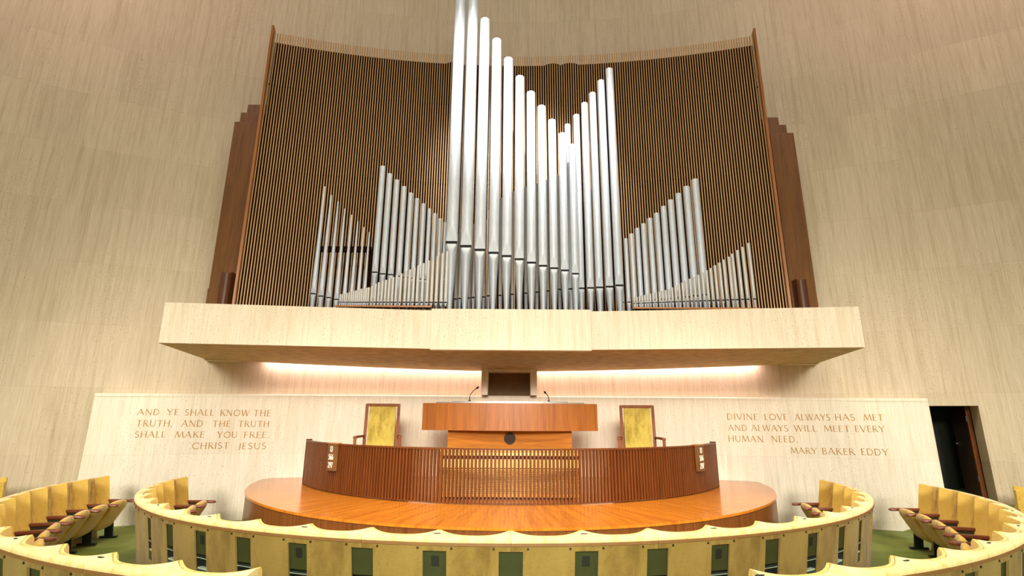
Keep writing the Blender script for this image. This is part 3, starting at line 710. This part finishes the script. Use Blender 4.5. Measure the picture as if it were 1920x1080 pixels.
# louvred cabinet at its foot
lv = thing('louvred_cabinet', 'golden wooden cabinet with horizontal louvres seen through the rail before the lectern', 'cabinet', (-.02, 7.85, PZ))
mb = MB(); mb.span((-1.03, .07, .06), (1.03, .5, .655)); mb.build('body', M['rail_wood'], lv)
mb = MB(); mb.span((-.80, .03, .0), (.80, .4, .03)); mb.build('plinth', M['niche_dark'], lv)
mb = MB(); mb.span((-1.03, .0, .655), (1.03, .5, .685)); mb.build('top', M['louver_wood'], lv)
for z0, z1, m_ in ((.60, .65, 'louver_lit'), (.43, .55, 'louver_lit'), (.03, .085, 'louver_wood')):
    mb = MB(); mb.span((-1.01, .01, z0), (1.01, .07, z1)); mb.build('band', M[m_], lv, None, .004)
for i in range(14):
    z = .105 + .305*i/13
    mb = MB(); T = Matrix.Translation((0, .035, z)) @ Matrix.Rotation(18*D2R, 4, 'X'); mb.box(None, (2.02, .06, .007), M4=T); mb.build('louvre', M['louver_lit'], lv)
for s in (-1, 1):
    mb = MB(); mb.span((s*1.03-.015, .0, .0), (s*1.03+.015, .06, .64)); mb.build('stile', M['louver_wood'], lv)
# gooseneck microphones
def mic(u0, v0, u1, v1, label):
    p, q = atY(u0, v0, 8.55), atY(u1, v1, 8.50); z0 = 2.133
    t = thing('gooseneck_microphone', label, 'microphone', (p.x, 8.55, z0), 0, 'microphones on the lectern')
    e = Vector((q.x-p.x, -.05, q.z - z0))
    pts = [Vector((0, 0, 0)), Vector((0, 0, e.z*.35)), Vector((e.x*.15, -.01, e.z*.55)), Vector((e.x*.55, -.03, e.z*.82)), e]
    mb = MB(); mb.tube(pts, .0065, 8); mb.build('gooseneck', M['black'], t, 60*D2R)
    d = (pts[-1]-pts[-2]).normalized(); mb = MB(); mb.tube([e - d*.01, e + d*.005, e + d*.03, e + d*.045], [.008, .016, .016, .006], 10); mb.build('capsule', M['black'], t, 60*D2R)
    mb = MB(); mb.tube([(0, 0, 0), (0, 0, .015)], .02, 12); mb.build('base', M['black'], t)
mic(880.5, 752, 894, 728, 'thin black gooseneck microphone on the left side of the lectern, bent right')
mic(1029, 754, 1023, 737, 'thin black gooseneck microphone on the right side of the lectern, bent left')

# ================================================================== READERS' CHAIRS
def arm_chair(x, y, rz, label):
    t = thing('high_back_armchair', label, 'chair', (x, y, PZ), rz, 'high-backed chairs beside the lectern')
    w_, H, tl = .275, 1.365, 6*D2R
    def fr(name, mat, s, c, rx=0, bev=.006):
        mb = MB(); mb.box(None, s, M4=Matrix.Translation(c) @ Matrix.Rotation(rx, 4, 'X')); return mb.build(name, mat, t, None, bev)
    for s in (-1, 1):
        mb = MB(); mb.loft([[Vector((s*w_+dx_, yy+dy, z)) for dx_, dy in ((-.025, -.02), (.025, -.02), (.025, .02), (-.025, .02))] for z, yy in ((0, .24), (.45, .22), (H, .30))]); mb.build('back_post', M['chair_wood'], t)
        mb = MB(); mb.span((s*(w_+.085)-.022, -.28, 0), (s*(w_+.085)+.022, -.236, .80)); mb.build('front_leg', M['chair_wood'], t)
        mb = MB(); mb.loft([[Vector((s*xx-.03, yy, z0_)), Vector((s*xx+.03, yy, z0_)), Vector((s*xx+.03, yy, z0_+.035)), Vector((s*xx-.03, yy, z0_+.035))] for xx, yy, z0_ in ((w_+.085, -.29, .80), (w_+.07, 0, .80), (w_+.02, .25, .80))]); mb.build('armrest', M['chair_wood'], t, None, .006)
    fr('top_rail', M['chair_wood'], (.56, .04, .05), (0, .298, H-.02))
    fr('lower_rail', M['chair_wood'], (.52, .04, .05), (0, .235, .62))
    mb = MB(); mb.loft([[Vector((sx*.232, yy+dy, z)) for sx, dy in ((-1, -.028), (1, -.028), (1, .012), (-1, .012))] for z, yy in ((.645, .236), (1.0, .266), (H-.045, .298))])
    mb.build('back_cushion', M['chair_yellow'], t, None, .012)
    fr('seat_frame', M['chair_wood'], (.56, .5, .05), (0, -.01, .40))
    mb = MB(); mb.span((-.25, -.27, .425), (.25, .20, .49)); mb.build('seat_cushion', M['chair_yellow'], t, None, .02)
    return t
M['chair_yellow'] = fabric('gold_chair_upholstery', (.56, .42, .09), (.50, .365, .07), (.32, .22, .035), 9, (1, 1, 1), .8, .2)
arm_chair(-2.235, 9.0, 8*D2R, 'high-backed wooden armchair with gold upholstery left of the lectern')
arm_chair(2.185, 9.0, -8*D2R, 'high-backed wooden armchair with gold upholstery right of the lectern')

# ================================================================== THEATRE SEATS IN CURVED ROWS
TILT = math.atan(.0225); BASEZ = -.0225*(9.56-4.1)
def row_matrix(a, R, dz=0):
    return Matrix.Translation((FC[0], FC[1], BASEZ + dz)) @ Matrix.Rotation(-TILT, 4, 'X') @ Matrix.Rotation(a, 4, 'Z') @ Matrix.Translation((0, -R, 0))
LEAN = lambda z: max(0, .17*(.945-z)/.885)
def cusp(t): return (1 - math.sin(PI*max(0, min(1, t))))**1.25
class Row:
    def __init__(s, R, pitch, dz=0): s.R, s.p, s.dz = R, pitch*D2R, dz; s.proto = None; s.rackp = None
    def P(s, a, d, z):              # local point: angle a from the seat's middle, d inwards from the outer top edge
        r = s.R - d; return Vector((r*math.sin(a), s.R - r*math.cos(a), z))
    def make_seat(s):
        t = thing('theatre_seat', 'x', 'seat'); ha = s.p/2
        mb = MB(); rings = []; n = 14; gap = .004
        for i in range(n+1):
            f = i/n; a = -ha + gap/s.R + (2*ha - 2*gap/s.R)*f
            w_ = .085 + .10*cusp(f); e = min(f, 1-f)*2*ha*s.R; so = .085 if e < .145 else .025
            w_ = max(w_, so + .02)
            lo = lambda z, d: s.P(a, d + LEAN(z), z)
            up = .022*cusp(f)**1.5; rings.append([lo(.38, so+.01), lo(.65, so), lo(.958, so), lo(.96, w_-.036), lo(1.003+up, w_-.03), lo(1.005+up, w_-.012), lo(.985+up, w_), lo(.70, w_+.012), lo(.50, w_+.028), lo(.40, w_+.02), lo(.38, max(w_, so+.03))])
        mb.loft(rings); mb.build('back_cushion', M['yellow'], t, 50*D2R)
        prof = [(.245, .40), (.25, .33), (.285, .285), (.335, .275), (.385, .31), (.44, .40), (.50, .52), (.545, .61), (.555, .66), (.54, .695), (.505, .70), (.475, .67), (.44, .60), (.39, .52), (.32, .46), (.27, .44)]
        mb = MB(); rings = []; hw = ha - .066/s.R
        ca_, sa_ = math.cos(-2*D2R), math.sin(-2*D2R); prof = [(.37 + (d-.37)*ca_ - (z-.40)*sa_, .42 + (d-.37)*sa_ + (z-.40)*ca_) for d, z in prof]
        cxp, czp = .40, .48; prof = [(d, z - .035) for d, z in prof]
        for i, (f, sc) in enumerate(((-1, .76), (-.98, .87), (-.93, .95), (-.8, .99), (-.4, 1.02), (0, 1.03), (.4, 1.02), (.8, .99), (.93, .95), (.98, .87), (1, .76))):
            rings.append([s.P(hw*f, cxp + (d-cxp)*sc, czp - .035 + (z-czp+.035)*sc) for d, z in prof])
        mb.loft(rings); mb.build('seat_cushion', M['yellow'], t, 60*D2R)
        s.add_arm(t, -ha)
        return t
    def add_arm(s, t, a):
        mb = MB(); rings = []
        for d, z, hwid, th in ((.13, .655, .022, .018), (.30, .652, .025, .02), (.50, .648, .028, .021), (.60, .645, .029, .021), (.635, .643, .024, .019), (.652, .641, .012, .012)):
            rings.append([s.P(a + x*hwid/s.R, d, z + y*th) for x, y in ((-1, -.6), (-.6, -1), (.6, -1), (1, -.6), (1, .6), (.6, 1), (-.6, 1), (-1, .6))])
        mb.loft(rings); ob = mb.build('armrest', M['arm'], t, 50*D2R)
        mb = MB(); mb.loft([[s.P(a + x*.014/s.R, d, z) for x in (-1, 1) for d in ((.16, .5) if x < 0 else (.5, .16))] for z in (.575, .645)]); mb.build('arm_bracket', M['iron'], t)
        mb = MB(); mb.loft([[s.P(a + x*.012/s.R, d, z) for x, d in ((-1, .24+e), (1, .24+e), (1, .36+e), (-1, .36+e))] for z, e in ((.13, .04), (.40, .0), (.58, -.02))]); mb.build('stanchion', M['iron'], t)
        mb = MB(); mb.loft([[s.P(a + x*.03/s.R, d, z) for x, d in ((-1, .22), (1, .22), (1, .46), (-1, .46))] for z in (.105, .135)]); mb.build('foot_plate', M['iron'], t)
        return ob
    def seat(s, a0, label, group, first=False, last_arm=False):
        if s.proto is None: s.proto = s.make_seat(); t = s.proto
        else: t = dup(s.proto)
        t.matrix_world = row_matrix(a0 + s.p/2, s.R, s.dz); tag(t, label, 'seat', group)
        return t
    def shell(s, posts, ends, slots, label, group):
        """posts: post angles of this panel; ends: (window at first post, window at last post); slots: flags per post"""
        am = (posts[0] + posts[-1])/2; t = thing('seat_back_shell', label, 'seat back', (0, 0, 0), 0, group)
        t.matrix_world = row_matrix(am, s.R, s.dz)
        hw = .092/s.R; g = .0018/s.R
        ps = [p - am for p in posts]; A0, A1 = ps[0] + g, ps[-1] - g
        zt, zw1, zw0, zb = .962, .905, .49, .06
        mb = MB()
        def piece(a0, a1, z0, z1):
            n = max(2, int(abs(a1-a0)*s.R/.06)); mb.loft([[s.P(a0 + (a1-a0)*i/n, d + LEAN(z), z) for d, z in ((0, z0), (0, z1), (.018, z1), (.018, z0))] for i in range(n+1)])
        wins = []
        for k, p in enumerate(ps):
            if k == 0:
                if ends[0]: wins.append((A0, p + hw))
            elif k == len(ps)-1:
                if ends[1]: wins.append((p - hw, A1))
            else: wins.append((p - hw, p + hw))
        x = A0
        for (b0, b1) in wins:
            if b0 > x + 1e-6: piece(x, b0, zb, zt)
            piece(b0, b1, zw1, zt); piece(b0, b1, zb, zw0); x = b1
        if x < A1 - 1e-6: piece(x, A1, zb, zt)
        mb.build('back_panel', M['back_tan'], t, 30*D2R)
        mb = MB(); n = 30*(len(ps)-1); rings = []
        for i in range(n+1):
            f = i/n; a = A0 + (A1-A0)*f; q = (f*(len(ps)-1)) % 1.0 if f < 1 else 1.0
            c = cusp(q); w_ = .052 + .10*c; up = .022*c**1.5
            rings.append([s.P(a, d, z) for d, z in ((-.004, .966), (-.006, .99), (.004, 1.0), (.03, 1.003), (w_*.6, 1.004+up*.6), (w_-.012, 1.006+up), (w_, .998+up), (w_+.004, .985), (w_, .962))])
        mb.loft(rings); mb.build('top_cap', M['cream'], t, 50*D2R)
        mb = MB(); n = 24; mb.loft([[s.P(A0 + (A1-A0)*i/n, d, z) for d, z in ((-.007, .944), (-.007, .966), (.006, .966), (.006, .944))] for i in range(n+1)]); mb.build('edge_strip', M['trim'], t, 30*D2R)
        for k, p in enumerate(ps):
            if slots[k]:
                mb = MB(); cx_, cz_ = p, .082
                mb.loft([[s.P(cx_ + .030*math.cos(q*PI/8)/s.R, cz_ + .0115*math.sin(q*PI/8), z) for q in range(16)] for z in (1.0, 1.0165)]); mb.build('cap_slot', M['niche_dark'], t)
            for e in ((-.13, .13) if 0 < k < len(ps)-1 else ((.13,) if k == 0 else (-.13,))):
                mb = MB(); c0 = s.P(p + e/s.R, -.003 + LEAN(.925), .925); c1 = s.P(p + e/s.R, .01 + LEAN(.925), .925); mb.tube([c0, c1], .009, 8); mb.build('screw', M['screw'], t)
        return t
    def make_rack(s):
        t = thing('book_rack', 'x', 'rack'); hw = .098/s.R
        def bx(name, mat, d0, d1, z0, z1, hw_=hw):
            mb = MB(); mb.loft([[s.P(hw_*x, d + LEAN(z), z) for d, z in ((d0, z0), (d0, z1), (d1, z1), (d1, z0))] for x in (-1, -.5, 0, .5, 1)]); return mb.build(name, mat, t)
        bx('upper_board', M['niche'], .026, .032, .70, .908)
        bx('inner_back', M['niche_dark'], .072, .078, .47, .70)
        bx('shelf_edge', M['iron'], .022, .03, .662, .685); bx('shelf_lip', M['paper'], .019, .0222, .668, .672)
        b = bx('book_box', M['book'], .022, .068, .488, .575, hw*.98)
        bx('book_edges', M['paper'], .024, .066, .575, .588, hw*.9)
        for x in (-1, 1):
            mb = MB(); mb.loft([[s.P(x*hw + e, d + LEAN(z), z) for d, z in ((.019, .47), (.019, .91), (.078, .91), (.078, .47))] for e in (-.006/s.R, .006/s.R)]); mb.build('cheek', M['niche_dark'], t)
        bx('sill', M['iron'], .019, .072, .476, .488)
        return t
    def rack(s, a, label, group):
        if s.rackp is None: s.rackp = s.make_rack(); t = s.rackp
        else: t = dup(s.rackp)
        t.matrix_world = row_matrix(a, s.R, s.dz); tag(t, label, 'rack', group); return t
# ---- front row: posts k = -13 .. 13
r1 = Row(5.37, 6.23); A1c = .9
post = lambda k: (A1c + 6.23*k)*D2R
for i, k in enumerate(range(-13, 13)):
    r1.seat(post(k), f'yellow plush folding seat in the front row, {nth(i+1)} from its left end', 'seats of the front row')
def end_arm(row, a, side, rn):
    t = thing('end_armrest', f'red-brown armrest and iron leg closing the {side} end of the {rn} row', 'armrest'); row.add_arm(t, 0); t.matrix_world = row_matrix(a, row.R, row.dz)
end_arm(r1, post(13), 'right', 'front')
mods = [[-13, -12]] + [[k, k+1, k+2] for k in range(-12, 12, 2)] + [[12, 13]]
for i, m in enumerate(mods):
    r1.shell([post(k) for k in m], (m[0] > -13, m[-1] < 13), [k % 2 != 0 and -12 < k < 12 for k in m], f'tan woven back panel with cream top, {nth(i+1)} from the left in the front row', 'back panels of the front row')
for i, k in enumerate(range(-12, 13)):
    t = r1.rack(post(k), f'dark green book rack in the back of the front row, {nth(i+1)} from the left', 'book racks of the front row')
    if k % 2:                       # every other rack carries a small dark plate
        mb = MB(); mb.loft([[r1.P(x*.03/r1.R, d + LEAN(z), z) for d, z in ((.0225, .79), (.0225, .865), (.027, .865), (.027, .79))] for x in (-1, 1)]); mb.build('plate', M['niche_dark'], t)
# ---- second row: only its two flanks are in view
r2 = Row(6.65, 5.04)
left = [(-82.65 + 5.04*j)*D2R for j in range(15)]
for i in range(14):
    r2.seat(left[i], f'yellow plush folding seat in the second row, left side, {nth(i+1)} from its wall end', 'seats of the second row on the left')
for i in range(0, 14, 2):
    r2.shell(left[i:i+3], (i > 0, True), [(i+q) % 2 == 0 and q < 2 and i+q > 0 for q in range(3)] if False else [False, False, False] if i == 0 else [True, False, False], f'tan woven back panel with cream top, {nth(i//2+1)} from the wall in the left second row', 'back panels of the second row on the left')
for i in range(1, 15):
    r2.rack(left[i], f'dark green book rack in the left second row, {nth(i)} from its wall end', 'book racks of the second row on the left')
right = [(33.3 + 5.04*m)*D2R for m in range(-4, 10)]
for i in range(13):
    r2.seat(right[i], f'yellow plush folding seat in the second row, right side, {nth(13-i)} from its wall end', 'seats of the second row on the right')
end_arm(r2, right[13], 'right', 'second')
rm = [[0, 1]] + [[k, k+1, k+2] for k in range(1, 13, 2)]
for i, m in enumerate(rm):
    r2.shell([right[k] for k in m], (True, m[-1] < 13), [k % 2 == 0 for k in m], f'tan woven back panel with cream top, {nth(7-i)} from the wall in the right second row', 'back panels of the second row on the right')
for i in range(0, 13):
    r2.rack(right[i], f'dark green book rack in the right second row, {nth(13-i)} from its wall end', 'book racks of the second row on the right')
# ---- third row: just the ends peep into the frame
r3 = Row(7.68, 4.36, .42)
for side, u, v, sg, an in (('left', 8, 899, -1, 24), ('right', 1905, 915, 1, -24)):
    p = atY(u, v, 8.35)
    t = r3.seat(0, f'lone yellow seat behind the second row at the far {side}, cut by the frame', 'seats of the third row')
    t.matrix_world = Matrix.Translation((p.x + sg*(.13 + r3.p*r3.R/2*math.cos(an*D2R)), 8.35, p.z - 1.02)) @ Matrix.Rotation(an*D2R, 4, 'Z')
